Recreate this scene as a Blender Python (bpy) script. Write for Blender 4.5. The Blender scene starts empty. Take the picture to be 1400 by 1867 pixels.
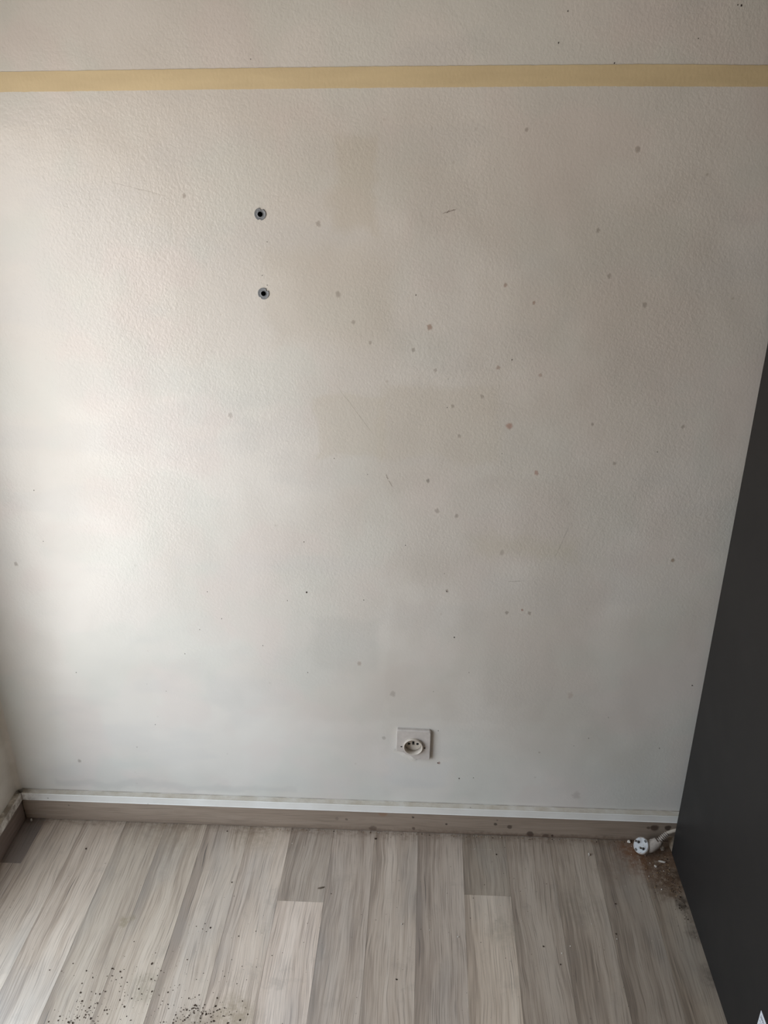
import bpy, bmesh, math, random
import numpy as np
from mathutils import Vector, Matrix, Quaternion

S = bpy.context.scene
C = S.collection
random.seed(7)
rng = np.random.default_rng(7)

# ------------------------------------------------------------ camera, world, light, exposure
CAM = Vector((0.0, -1.5323, 1.5666))
R_, U_, F_ = Vector((0.9985, 0.0539, -0.0059)), Vector((-0.0173, 0.4202, 0.9073)), Vector((-0.0514, 0.9058, -0.4205))
cam = bpy.data.cameras.new('camera')
camo = bpy.data.objects.new('camera', cam); C.objects.link(camo)
z_ = (-F_).normalized(); x_ = R_.normalized(); y_ = z_.cross(x_).normalized(); x_ = y_.cross(z_)
camo.matrix_world = Matrix.Translation(CAM) @ Matrix((x_, y_, z_)).transposed().to_4x4()
cam.sensor_fit = 'HORIZONTAL'; cam.sensor_width = 36.0
cam.lens = 1522.16 / 1400 * 36.0
cam.clip_start = 0.02
S.camera = camo

# the tall window opening in the left wall (outside the frame) is the only light
WIN_Y0, WIN_Y1, WIN_Z0, WIN_Z1 = -0.295, -1.36, 0.12, 1.60
WALL_T = 0.02
w = bpy.data.worlds.new('daylight'); S.world = w; w.use_nodes = True
nt = w.node_tree; bg = nt.nodes['Background']
tc = nt.nodes.new('ShaderNodeTexCoord'); sep = nt.nodes.new('ShaderNodeSeparateXYZ')
rmp = nt.nodes.new('ShaderNodeValToRGB'); mr = nt.nodes.new('ShaderNodeMapRange')
mr.inputs['From Min'].default_value = -1; mr.inputs['From Max'].default_value = 1
nt.links.new(tc.outputs['Generated'], sep.inputs[0]); nt.links.new(sep.outputs['Z'], mr.inputs['Value'])
nt.links.new(mr.outputs[0], rmp.inputs[0]); nt.links.new(rmp.outputs[0], bg.inputs['Color'])
cr = rmp.color_ramp
cr.elements[0].position = 0.0; cr.elements[0].color = (1.0, 0.925, 0.855, 1)
cr.elements[1].position = 0.47; cr.elements[1].color = (1.0, 0.935, 0.87, 1)
e = cr.elements.new(0.54); e.color = (0.82, 0.91, 1.0, 1)
e = cr.elements.new(1.0); e.color = (0.73, 0.87, 1.0, 1)
bg.inputs['Strength'].default_value = 2.0

pl = bpy.data.lights.new('window_daylight', 'AREA'); pl.shape = 'RECTANGLE'
pl.size = abs(WIN_Y1 - WIN_Y0); pl.size_y = WIN_Z1 - WIN_Z0
pl.cycles.is_portal = True
po = bpy.data.objects.new('window_daylight', pl); C.objects.link(po)
po.location = (-0.998 - WALL_T - 0.01, (WIN_Y0 + WIN_Y1) / 2, (WIN_Z0 + WIN_Z1) / 2)
po.rotation_euler = (math.pi / 2, 0, math.pi / 2 + math.pi)   # -Z axis looks along +X into the room

S.cycles.max_bounces = 6; S.cycles.diffuse_bounces = 4; S.cycles.glossy_bounces = 3
S.cycles.caustics_reflective = False; S.cycles.caustics_refractive = False
S.view_settings.view_transform = 'Standard'; S.view_settings.look = 'None'
S.view_settings.gamma = 1.0; S.view_settings.use_curve_mapping = False
S.view_settings.exposure = 1.65

# ------------------------------------------------------------ helpers
def link_mesh(name, bm, mat=None, parent=None, smooth=False, kind=None, label=None):
    me = bpy.data.meshes.new(name); bm.normal_update(); bm.to_mesh(me); bm.free()
    o = bpy.data.objects.new(name, me); C.objects.link(o)
    if mat: me.materials.append(mat)
    if parent: o.parent = parent
    if smooth:
        for p in me.polygons: p.use_smooth = True
    if kind: o['kind'] = kind
    if label: o['label'] = label
    return o

def empty(name, loc=(0, 0, 0), kind=None):
    o = bpy.data.objects.new(name, None); C.objects.link(o); o.location = loc
    if kind: o['kind'] = kind
    return o

def tag(o, label, cat, group=None):
    o['label'] = label; o['category'] = cat
    if group: o['group'] = group
    return o

def add_box(bm, a, b, bev=0.0, seg=1):
    x0, x1 = sorted((a[0], b[0])); y0, y1 = sorted((a[1], b[1])); z0, z1 = sorted((a[2], b[2]))
    v = [bm.verts.new(p) for p in ((x0,y0,z0),(x1,y0,z0),(x1,y1,z0),(x0,y1,z0),(x0,y0,z1),(x1,y0,z1),(x1,y1,z1),(x0,y1,z1))]
    fs = [bm.faces.new([v[i] for i in q]) for q in ((0,3,2,1),(4,5,6,7),(0,1,5,4),(1,2,6,5),(2,3,7,6),(3,0,4,7))]
    if bev > 0:
        es = list({e for f in fs for e in f.edges})
        bmesh.ops.bevel(bm, geom=es, offset=bev, segments=seg, affect='EDGES', profile=0.6)
    return v

def box_obj(name, a, b, mat, parent=None, bev=0.0, seg=1, **k):
    bm = bmesh.new(); add_box(bm, a, b, bev, seg); return link_mesh(name, bm, mat, parent, **k)

def prism(profile, p0, p1, ax, name, mat, parent=None, smooth=False):
    """extrude a closed profile [(u,z)] ; ax='x': u is y, runs p0..p1 in x; ax='y': u is x"""
    bm = bmesh.new(); rings = []
    for t in (p0, p1):
        rings.append([bm.verts.new((t, u, z) if ax == 'x' else (u, t, z)) for u, z in profile])
    n = len(profile)
    for i in range(n):
        bm.faces.new((rings[0][i], rings[0][(i+1) % n], rings[1][(i+1) % n], rings[1][i]))
    bm.faces.new(rings[0][::-1]); bm.faces.new(rings[1])
    bmesh.ops.recalc_face_normals(bm, faces=bm.faces)
    return link_mesh(name, bm, mat, parent, smooth)

def frame_of(n, up=Vector((0, 0, 1))):
    n = Vector(n).normalized(); a = up.cross(n)
    if a.length < 1e-4: a = Vector((1, 0, 0)).cross(n)
    a.normalize(); b = n.cross(a).normalized(); return a, b, n

def lathe(bm, prof, origin, axis, seg=40, cap0=True, cap1=True, close=False):
    """prof: [(r, h)] along axis"""
    a, b, n = frame_of(axis); o = Vector(origin); rings = []
    for r, h in prof:
        rings.append([bm.verts.new(o + n*h + a*(r*math.cos(2*math.pi*i/seg)) + b*(r*math.sin(2*math.pi*i/seg))) for i in range(seg)])
    for k in range(len(rings) - 1 + (1 if close else 0)):
        p, q = rings[k], rings[(k+1) % len(rings)]
        for i in range(seg): bm.faces.new((p[i], p[(i+1) % seg], q[(i+1) % seg], q[i]))
    if not close:
        if cap0: bm.faces.new(rings[0][::-1])
        if cap1: bm.faces.new(rings[-1])

def tube(bm, pts, rad, seg=16, ell=None):
    """sweep along pts with radii; ell = list of (ra, rb)"""
    pts = [Vector(p) for p in pts]; rings = []
    t0 = (pts[1] - pts[0]).normalized(); a, b, _ = frame_of(t0); prev = t0
    for i, p in enumerate(pts):
        t = (pts[min(i+1, len(pts)-1)] - pts[max(i-1, 0)]).normalized()
        q = prev.rotation_difference(t); a = q @ a; b = q @ b; prev = t
        ra, rb = (rad[i], rad[i]) if ell is None else ell[i]
        rings.append([bm.verts.new(p + a*(ra*math.cos(2*math.pi*k/seg)) + b*(rb*math.sin(2*math.pi*k/seg))) for k in range(seg)])
    for k in range(len(rings)-1):
        for i in range(seg): bm.faces.new((rings[k][i], rings[k][(i+1) % seg], rings[k+1][(i+1) % seg], rings[k+1][i]))
    bm.faces.new(rings[0][::-1]); bm.faces.new(rings[-1])

def spline(P, n=10):
    P = [Vector(p) for p in P]; out = []
    for i in range(len(P)-1):
        p0 = P[max(i-1,0)]; p1 = P[i]; p2 = P[i+1]; p3 = P[min(i+2,len(P)-1)]
        for k in range(n):
            t = k/n
            out.append(0.5*((2*p1)+(p2-p0)*t+(2*p0-5*p1+4*p2-p3)*t*t+(3*p1-p0-3*p2+p3)*t**3))
    out.append(P[-1]); return out

def chunk(bm, c, r, flat=0.6, seed=None, stretch=(1, 1), rot=None):
    """irregular little lump resting on z = c.z"""
    rr = random.Random(seed if seed is not None else random.random())
    m = bmesh.ops.create_icosphere(bm, subdivisions=1, radius=1.0)
    ang = rr.random()*6.28 if rot is None else rot
    ca, sa = math.cos(ang), math.sin(ang)
    for v in m['verts']:
        k = 0.65 + 0.6*rr.random()
        x, y, z = v.co.x*k*r*stretch[0], v.co.y*k*r*stretch[1], v.co.z*k*r*flat
        v.co = (c[0] + x*ca - y*sa, c[1] + x*sa + y*ca, c[2] + max(z, -r*flat*0.5) + r*flat*0.5)

# ------------------------------------------------------------ materials
class N:
    def __init__(s, name):
        s.m = bpy.data.materials.new(name); s.m.use_nodes = True; s.t = s.m.node_tree
        s.b = s.t.nodes['Principled BSDF']; s.out = s.t.nodes['Material Output']
    def n(s, typ, ins=None, **props):
        nd = s.t.nodes.new('ShaderNode' + typ)
        for k, v in props.items(): setattr(nd, k, v)
        for k, v in (ins or {}).items():
            sock = nd.inputs[k]
            if hasattr(v, 'is_linked') or isinstance(v, bpy.types.NodeSocket): s.t.links.new(v, sock)
            else: sock.default_value = v
        return nd
    def math(s, op, a, b=0.0, c=0.0, clamp=False):
        return s.n('Math', {0: a, 1: b, 2: c}, operation=op, use_clamp=clamp).outputs[0]
    def mix(s, f, a, b, mode='MIX'):
        nd = s.n('Mix', data_type='RGBA', blend_type=mode)
        for i, v in ((0, f), (6, a), (7, b)):
            if isinstance(v, bpy.types.NodeSocket): s.t.links.new(v, nd.inputs[i])
            else: nd.inputs[i].default_value = v
        return nd.outputs[2]
    def noise(s, vec, scale, detail=3, rough=0.5, dist=0.0):
        return s.n('TexNoise', {'Vector': vec, 'Scale': scale, 'Detail': detail, 'Roughness': rough, 'Distortion': dist}).outputs[0]
    def rng(s, v, a, b, c=0.0, d=1.0, smooth=False):
        return s.n('MapRange', {'Value': v, 'From Min': a, 'From Max': b, 'To Min': c, 'To Max': d},
                   interpolation_type='SMOOTHSTEP' if smooth else 'LINEAR').outputs[0]
    def mapv(s, vec, scale=(1, 1, 1), loc=(0, 0, 0), rot=(0, 0, 0)):
        return s.n('Mapping', {'Vector': vec, 'Location': loc, 'Rotation': rot, 'Scale': scale}).outputs[0]
    def vadd(s, a, b): return s.n('VectorMath', {0: a, 1: b}, operation='ADD').outputs[0]
    def set(s, **k):
        for kk, v in k.items():
            sock = s.b.inputs[kk.replace('_', ' ')]
            if isinstance(v, bpy.types.NodeSocket): s.t.links.new(v, sock)
            else: sock.default_value = v
    def bump(s, h, dist, strength=1.0, prev=None):
        i = {'Height': h, 'Distance': dist, 'Strength': strength}
        if prev is not None: i['Normal'] = prev
        o = s.n('Bump', i).outputs[0]; return o
    def pos(s): return s.n('NewGeometry').outputs['Position']
    def spot(s, col, wp, c, r, color, fac=1.0, soft=0.4):
        d = s.n('VectorMath', {0: wp, 1: c}, operation='DISTANCE').outputs['Value']
        return s.mix(s.rng(d, r*soft, r, fac, 0.0, True), col, color)
    def boxmask(s, wp, x0, x1, z0, z1, soft, ax='Z', rot=0.0):
        cx, cz = (x0+x1)/2, (z0+z1)/2
        off = (-cx, 0, -cz) if ax == 'Z' else (-cx, -cz, 0)
        v = s.vadd(wp, off)
        if rot: v = s.n('VectorRotate', {'Vector': v, 'Axis': (0, 1, 0) if ax == 'Z' else (0, 0, 1), 'Angle': rot}).outputs[0]
        sp = s.n('SeparateXYZ', {0: v})
        a = s.math('SUBTRACT', s.math('ABSOLUTE', sp.outputs['X']), (x1-x0)/2)
        b = s.math('SUBTRACT', s.math('ABSOLUTE', sp.outputs[ax]), (z1-z0)/2)
        return s.rng(s.math('MAXIMUM', a, b), -soft, soft, 1.0, 0.0, True)

def L(r, g, b, k=1.0):    # sRGB 0..255 -> linear rgba
    f = lambda c: ((c/255)/12.92 if c/255 <= 0.04045 else ((c/255+0.055)/1.055)**2.4) * k
    return (f(r), f(g), f(b), 1)

def simple(name, col, rough=0.5, noise=0.08, nscale=60, bump=0.0, **k):
    m = N(name); p = m.pos(); f = m.noise(p, nscale, 4)
    dark = tuple(c*(1-noise*2.5) for c in col[:3]) + (1,)
    m.set(Base_Color=m.mix(m.rng(f, 0.3, 0.7), dark, col), Roughness=rough, **k)
    if bump: m.set(Normal=m.bump(m.noise(p, nscale*6, 3), bump))
    return m.m

# --- painted wall: textured, dirty white paint
def wall_material(name, marks=True):
    m = N(name); p = m.pos()
    if marks:
        col = m.n('Attribute', attribute_name='paint').outputs['Color']
        sp = m.n('SeparateXYZ', {0: p})
        n1 = m.noise(m.mapv(p, (1, 1, 3)), 22, 3, 0.7)
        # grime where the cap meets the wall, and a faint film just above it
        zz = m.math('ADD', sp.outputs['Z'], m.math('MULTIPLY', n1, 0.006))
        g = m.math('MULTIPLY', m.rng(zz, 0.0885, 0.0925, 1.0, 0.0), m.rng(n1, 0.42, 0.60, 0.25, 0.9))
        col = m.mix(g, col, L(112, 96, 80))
    else:
        col = m.mix(m.rng(m.noise(p, 12, 3, 0.6), 0.35, 0.7), L(216, 211, 204), L(200, 194, 184))
    # tiny random grease specks
    vo = m.n('TexVoronoi', {'Vector': p, 'Scale': 26.0, 'Randomness': 1.0})
    msk = m.rng(vo.outputs['Distance'], 0.03, 0.09, 1, 0)
    hf = m.n('SeparateColor', {0: vo.outputs['Color']}).outputs[0]
    msk = m.math('MULTIPLY', msk, m.rng(hf, 0.80, 0.95))
    sx = m.n('SeparateXYZ', {0: p}).outputs['X']
    msk = m.math('MULTIPLY', msk, m.rng(sx, -0.4, 0.1, 0.15, 0.55))
    col = m.mix(msk, col, L(150, 138, 124))
    # relief
    sm = m.rng(m.noise(p, 3.0, 3), 0.35, 0.65, 0.4, 1.0)
    sz = m.n('SeparateXYZ', {0: p}).outputs['Z']
    sm = m.math('MULTIPLY', sm, m.rng(sz, 0.35, 0.95, 0.45, 1.0, True))
    pa = m.mapv(p, (1.15, 1.0, 0.9), rot=(0, 0.5, 0))
    h1 = m.noise(pa, 210, 2, 0.5, 0.6)
    h2 = m.noise(p, 110, 2, 0.5)
    h = m.math('ADD', m.math('MULTIPLY', h1, 0.00046), m.math('MULTIPLY', h2, 0.0005))
    h = m.math('MULTIPLY', h, sm)
    h = m.math('ADD', h, m.math('MULTIPLY', m.noise(p, 5, 2, 0.5), 0.0045))
    b3 = m.bump(h, 1.0, 1.0)
    m.set(Base_Color=col, Roughness=0.31, Normal=b3)
    m.b.inputs['Specular IOR Level'].default_value = 0.42
    return m.m

BRN = L(170, 128, 106); RED = L(186, 122, 100); GRY = L(158, 144, 132); YEL = L(196, 183, 158); PALE = L(222, 218, 213)
PATCHES = [(-0.176, -0.093, 1.39, 1.55, .012, .35, L(190, 180, 163)), (-0.30, -0.08, 1.20, 1.36, .02, .22, L(196, 186, 170)),
  (-0.096, 0.134, 0.97, 1.122, .012, .28, L(193, 184, 169)), (-0.223, -0.086, 0.978, 1.10, .006, .32, L(192, 184, 168)),
  (-0.255, -0.101, 0.46, 0.60, .014, .38, L(186, 184, 178)), (-0.073, 0.281, 0.334, 0.93, .003, .16, L(186, 178, 170)),
  (0.072, 0.238, 1.061, 1.325, .02, .15, L(188, 178, 164)), (-0.486, -0.418, 0.353, 0.443, .012, .15, L(190, 190, 186)),
  (0.437, 0.59, 0.55, 0.869, .03, .15, L(190, 180, 166)), (-0.9, -0.3, 0.10, 0.118, .004, .28, L(182, 181, 178)),
  (-0.42, -0.10, 0.1, 0.33, .012, .18, PALE), (0.10, 0.30, 0.76, 0.80, .02, .3, L(188, 180, 160)),
  (-0.09, 0.06, 0.14, 0.21, .01, .25, L(205, 206, 206)), (0.24, 0.60, 1.0, 1.3, .06, .18, L(196, 187, 175))]
STAINS = [(-0.0013,1.2306,.0062,BRN,.75),(0.1543,1.0413,.0070,RED,.65),(0.2131,0.9458,.0052,RED,.6),(0.1324,1.3058,.0045,BRN,.6),
  (0.1851,1.2751,.0035,BRN,.65),(-0.1993,1.4102,.0055,GRY,.5),(-0.1681,1.2893,.0055,GRY,.5),(0.5014,0.7587,.0045,L(160,125,85),.7),
  (0.2052,0.6320,.003,RED,.8),(0.1733,0.6243,.0045,GRY,.6),(0.2207,0.6243,.0045,GRY,.6),(0.0379,0.2094,.004,L(150,90,75),.8),
  (-0.1440,0.4836,.006,BRN,.4),(0.3818,1.2721,.0052,GRY,.5),(0.3386,1.5277,.005,GRY,.55),(0.3135,1.3225,.0045,GRY,.45),
  (-0.4322,1.4567,.004,GRY,.55),(-0.8781,0.7177,.0055,GRY,.6),(0.1275,1.1559,.0045,BRN,.55),(0.2065,1.1420,.004,BRN,.5),
  (-0.0310,1.1877,.0045,GRY,.55),(-0.1412,1.2389,.0045,GRY,.5),(-0.1104,1.2005,.0035,GRY,.5),(0.0114,1.1497,.004,GRY,.45),
  (0.0007,0.9248,.0045,L(110,102,92),.6),(0.3117,1.0477,.0035,GRY,.5),(0.2867,1.3992,.004,GRY,.5),(0.1539,1.5578,.0035,GRY,.5),
  (0.4817,1.0443,.004,GRY,.5),(0.0451,0.6748,.004,GRY,.6),(0.1552,0.7686,.0065,GRY,.35),(0.3256,0.4136,.008,RED,.2),
  (-0.8263,0.1799,.005,GRY,.6),(-0.3846,1.0569,.006,GRY,.35),(0.3617,0.9677,.004,GRY,.5),(-0.0904,0.2789,.005,GRY,.4),
  (0.3636,0.1250,.012,L(185,165,158),.25),(-0.07,0.405,.008,GRY,.35),(0.06,0.85,.005,GRY,.5),(0.02,0.86,.006,GRY,.45),
  (0.10,1.10,.004,GRY,.45),(0.06,1.02,.004,GRY,.45),(0.045,1.08,.004,GRY,.5)]
SCRATCHES = [(-0.177,1.121,-0.105,1.018,.0009,L(170,160,144),.3),(0.018,1.427,0.042,1.434,.0012,L(120,95,85),.7),(0.024,1.4265,0.030,1.4335,.0009,L(120,95,85),.6),
  (-0.083,0.938,-0.078,0.926,.0013,L(140,126,110),.7),(-0.078,0.926,-0.070,0.911,.0011,L(150,138,120),.6),(0.262,0.754,0.289,0.836,.0012,L(175,165,155),.2),
  (0.17,0.70,0.20,0.702,.0008,GRY,.5),(-0.56,1.48,-0.46,1.455,.0009,L(200,190,180),.25)]

M_wall = wall_material('painted_plaster')
M_wall_plain = wall_material('painted_plaster_side', False)

# --- laminate wood (planks and skirting)
def wood_material(name, floor=True):
    m = N(name); tcn = m.n('TexCoord').outputs['Object']
    oi = m.n('ObjectInfo'); rnd = oi.outputs['Random']; wp = m.pos()
    off = m.n('CombineXYZ', {'X': m.math('MULTIPLY', rnd, 37.0), 'Y': m.math('MULTIPLY', rnd, 91.0), 'Z': 0.0}).outputs[0]
    if not floor: tcn = m.n('CombineXYZ', {'X': m.n('SeparateXYZ', {0: tcn}).outputs['Z'], 'Y': m.math('ADD', m.n('SeparateXYZ', {0: wp}).outputs['X'], m.n('SeparateXYZ', {0: wp}).outputs['Y']), 'Z': 0.0}).outputs[0]
    v = m.vadd(tcn, off)
    # slow sideways wander of the grain, so that it bends around knots
    wan = m.noise(m.mapv(v, (5.0, 2.6, 1)), 1.0, 3, 0.5)
    sx = m.n('SeparateXYZ', {0: v})
    xw = m.math('ADD', sx.outputs['X'], m.math('MULTIPLY', m.math('SUBTRACT', wan, 0.5), 0.042))
    vw = m.n('CombineXYZ', {'X': xw, 'Y': sx.outputs['Y'], 'Z': 0.0}).outputs[0]
    broad = m.noise(m.mapv(vw, (26, 1.5, 1)), 1.0, 3, 0.6)
    mid = m.noise(m.mapv(vw, (150, 4.0, 1)), 1.0, 3, 0.65)
    fine = m.noise(m.mapv(vw, (520, 9.0, 1)), 1.0, 2, 0.6)
    pores = m.noise(m.mapv(vw, (420, 28.0, 1)), 1.0, 2, 0.5)
    tone = m.n('SeparateColor', {0: oi.outputs['Color']})
    light, dark = tone.outputs[0], tone.outputs[1]       # per plank: overall brightness, contrast
    tint = tone.outputs[2]
    c0, c1, c2 = (L(213, 197, 182), L(186, 168, 152), L(130, 115, 104)) if floor else (L(196, 176, 160), L(180, 160, 144), L(140, 124, 110))
    s1 = m.math('ADD', m.math('MULTIPLY', m.rng(broad, 0.30, 0.70), 0.60), m.math('MULTIPLY', m.rng(mid, 0.3, 0.7), 0.40))
    s1 = m.math('POWER', s1, 1.0)
    if floor:                                              # print shading: left edge of the strip darker
        ex = m.n('SeparateXYZ', {0: tcn}).outputs['X']
        edge = m.rng(m.math('ADD', ex, m.math('MULTIPLY', m.math('SUBTRACT', wan, 0.5), 0.05)), -0.052, 0.0, 1.0, 0.0)
        s1 = m.math('SUBTRACT', s1, m.math('MULTIPLY', edge, 0.36), clamp=True)
    col = m.mix(m.rng(s1, 0.18, 0.72), c1, c0)
    col = m.mix(m.rng(s1, 0.02, 0.30, 0.55, 0.0), col, c2)
    col = m.mix(m.rng(fine, 0.50, 0.66, 0.0, 0.55), col, c2)
    col = m.mix(m.rng(fine, 0.25, 0.45, 0.30, 0.0), col, c0)
    if floor:
        crack = m.math('MULTIPLY', m.rng(m.noise(m.mapv(vw, (300, 7.0, 1)), 1.0, 1, 0.4), 0.69, 0.73), m.rng(broad, 0.35, 0.6, 1, 0.4))
        col = m.mix(m.math('MULTIPLY', crack, 0.85), col, L(76, 69, 65))
        # grey-blue cast patches
        col = m.mix(m.rng(m.noise(m.mapv(v, (9, 3, 1)), 1.0, 2), 0.52, 0.72, 0, 0.5), col, m.mix(0.6, col, L(140, 142, 144)))
    gain = m.n('CombineColor', {0: light, 1: light, 2: m.math('MULTIPLY', light, tint)}).outputs[0]
    col = m.mix(1.0, col, gain, 'MULTIPLY')
    # contamination by world position: dirt is on the place, not on the print
    warpc = m.n('TexNoise', {'Vector': wp, 'Scale': 30.0, 'Detail': 4.0, 'Roughness': 0.65}).outputs['Color']
    wq = m.vadd(wp, m.n('VectorMath', {0: m.n('VectorMath', {0: warpc, 1: (0.5, 0.5, 0.5)}, operation='SUBTRACT').outputs[0], 'Scale': 0.055}, operation='SCALE').outputs[0])
    dn = m.noise(wp, 70, 5, 0.7)
    if floor:
        for (x, y, r, c, f) in FLOOR_DIRT:
            d = m.n('VectorMath', {0: wq, 1: (x, y, 0)}, operation='DISTANCE').outputs['Value']
            msk = m.math('MULTIPLY', m.rng(d, r*0.25, r, f, 0.0, True), m.rng(dn, 0.36, 0.58, 0.25, 1.0))
            col = m.mix(msk, col, c)
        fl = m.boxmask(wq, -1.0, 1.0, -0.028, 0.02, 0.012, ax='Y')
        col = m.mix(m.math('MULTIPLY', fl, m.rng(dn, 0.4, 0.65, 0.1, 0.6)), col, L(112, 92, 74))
        # grey scuffs and small marks
        vo = m.n('TexVoronoi', {'Vector': m.mapv(wp, (1, 1, 0)), 'Scale': 42.0})
        hf = m.n('SeparateColor', {0: vo.outputs['Color']}).outputs[0]
        msk = m.math('MULTIPLY', m.rng(vo.outputs['Distance'], 0.03, 0.10, 1, 0), m.rng(hf, 0.82, 0.95, 0, 0.6))
        col = m.mix(msk, col, L(104, 92, 82))
        scf = m.rng(m.noise(wq, 16, 5, 0.65), 0.56, 0.75, 0, 0.35)
        col = m.mix(scf, col, L(138, 128, 118))
    else:
        for (x, z, r, c, f) in SKIRT_DIRT:
            d = m.n('VectorMath', {0: m.mix(0.25, wp, wq), 1: (x, -0.012, z)}, operation='DISTANCE').outputs['Value']
            col = m.mix(m.rng(d, r*0.55, r, f, 0.0, True), col, c)
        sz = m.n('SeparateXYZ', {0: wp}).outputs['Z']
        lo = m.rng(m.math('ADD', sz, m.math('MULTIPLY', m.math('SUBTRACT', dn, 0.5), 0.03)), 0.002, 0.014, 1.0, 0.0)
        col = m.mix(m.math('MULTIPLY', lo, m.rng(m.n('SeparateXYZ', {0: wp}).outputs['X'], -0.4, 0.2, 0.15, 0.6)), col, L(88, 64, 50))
    h = m.math('ADD', m.math('MULTIPLY', pores, 0.6), m.math('MULTIPLY', fine, 0.4))
    m.set(Base_Color=col, Roughness=m.rng(dn, 0.3, 0.7, 0.33, 0.46) if floor else 0.5, Normal=m.bump(h, 0.0003, 0.3))
    m.b.inputs['Specular IOR Level'].default_value = 0.95 if floor else 0.5
    return m.m

MUD = L(92, 68, 48); RUST = L(116, 78, 52); DRT = L(70, 60, 50)
FLOOR_DIRT = [(0.54,-0.06,.10,RUST,.95),(0.575,-0.09,.07,MUD,.95),(0.50,-0.03,.06,RUST,.8),(0.555,-0.12,.06,MUD,.8),(0.565,-0.15,.055,MUD,.75),(0.585,-0.19,.035,DRT,.9),
  (0.595,-0.11,.03,DRT,.7),(0.44,-0.10,.06,L(120,100,84),.4),(0.59,-0.27,.03,DRT,.7),(0.60,-0.36,.04,L(90,84,78),.6),(0.60,-0.23,.03,DRT,.5),
  (0.35,-0.20,.07,L(120,112,100),.3),(-0.64,-0.29,.02,L(120,108,78),.6),(-0.36,-0.49,.06,L(128,112,84),.6),(-0.44,-0.52,.05,L(120,106,84),.55),
  (-0.55,-0.44,.05,L(130,120,100),.4),(-0.40,-0.03,.09,L(138,122,100),.4),(-0.62,-0.05,.10,L(140,124,106),.35),(-0.97,-0.012,.02,L(70,66,66),.6),(0.18,-0.28,.05,L(128,122,108),.35)]
SKIRT_DIRT = [(0.555,0.043,.013,L(66,48,40),.8),(0.54,0.042,.006,L(70,52,44),.7),(0.585,0.045,.010,L(50,36,30),.8),(-0.093,0.060,.014,L(138,100,70),.45),
  (-0.118,0.008,.012,L(84,68,58),.6),(-0.18,0.036,.0045,L(80,70,64),.6),(-0.205,0.036,.006,L(110,98,90),.5),(0.175,0.036,.0055,L(64,54,48),.8),
  (0.213,0.031,.0075,L(78,64,56),.8),(0.262,0.009,.011,L(66,52,46),.8),(0.30,0.006,.009,L(78,62,54),.7),(0.315,0.008,.004,L(40,30,28),.9),
  (0.18,0.05,.003,L(60,50,46),.7),(-0.87,0.047,.003,L(54,52,54),.7),(-0.02,0.05,.0035,L(50,42,38),.8),(0.06,0.03,.003,L(46,38,34),.8),(-0.02,0.012,.006,L(70,50,42),.6)]
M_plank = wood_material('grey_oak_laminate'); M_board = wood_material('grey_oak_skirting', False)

def cap_material():
    m = N('skirting_cap_plastic'); p = m.pos()
    nz = m.n('SeparateXYZ', {0: m.n('NewGeometry').outputs['True Normal']}).outputs['Z']
    col = m.mix(m.rng(m.noise(p, 12, 4), 0.35, 0.7), L(236, 234, 230), L(226, 222, 216))
    dust = m.math('MULTIPLY', m.rng(nz, 0.6, 0.95), m.rng(m.noise(p, 25, 5, 0.7), 0.3, 0.65, 0.35, 0.85))
    col = m.mix(dust, col, L(186, 174, 156))
    vo = m.n('TexVoronoi', {'Vector': p, 'Scale': 60.0}); hf = m.n('SeparateColor', {0: vo.outputs['Color']}).outputs[0]
    col = m.mix(m.math('MULTIPLY', m.rng(vo.outputs['Distance'], 0.05, 0.14, 1, 0), m.rng(hf, 0.86, 0.97, 0, 0.7)), col, L(110, 92, 76))
    sx = m.n('SeparateXYZ', {0: p}).outputs['X']
    cor = m.math('MULTIPLY', m.rng(sx, -0.985, -0.93, 0.75, 0.0), m.rng(m.noise(p, 40, 4, .7), .4, .6))
    col = m.mix(cor, col, L(112, 100, 86))
    m.set(Base_Color=col, Roughness=0.38); return m.m
M_cap = cap_material()

def tape_material():
    m = N('masking_tape'); p = m.pos()
    col = m.mix(m.rng(m.noise(m.mapv(p, (1, 1, 6)), 7, 4), 0.35, 0.7), L(214, 195, 156), L(205, 186, 148))
    vo = m.n('TexVoronoi', {'Vector': p, 'Scale': 30.0}); hf = m.n('SeparateColor', {0: vo.outputs['Color']}).outputs[0]
    col = m.mix(m.math('MULTIPLY', m.rng(vo.outputs['Distance'], 0.04, 0.08, 1, 0), m.rng(hf, 0.9, 0.97, 0, 0.6)), col, L(120, 98, 70))
    h = m.math('ADD', m.noise(m.mapv(p, (1.3, 1, .8)), 150, 3), m.noise(p, 55, 3))
    m.set(Base_Color=col, Roughness=0.55, Normal=m.bump(h, 0.0010, 0.22)); return m.m
M_tape = tape_material()

M_plate = simple('aged_white_plastic', L(200, 192, 186), 0.35, 0.05, 90)
M_collar = simple('cream_plastic', L(206, 196, 184), 0.3, 0.05, 120)
M_hole = simple('dark_cavity', (0.006, 0.005, 0.005, 1), 0.8, 0.05)
M_metal = simple('dull_contact_metal', (0.35, 0.33, 0.30, 1), 0.35, 0.1, 200, Metallic=1.0)
M_clip = simple('shadow_toned_clip', (0.10, 0.095, 0.09, 1), 0.6, 0.1, 300, Metallic=0.6)  # shadow on the left earth contact is put into the dark metal of both
M_dowel = simple('grey_nylon', L(128, 132, 137), 0.42, 0.10, 260, 0.0003)
M_speck = simple('dark_fleck', L(58, 46, 42), 0.8, 0.2, 300)
M_crumb_w = simple('white_plaster_crumb', L(214, 206, 196), 0.9, 0.12, 400)
M_crumb_b = simple('brown_crumb', L(70, 54, 42), 0.95, 0.2, 400)
M_crumb_t = simple('tan_crumb', L(166, 138, 104), 0.95, 0.2, 400)
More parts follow.
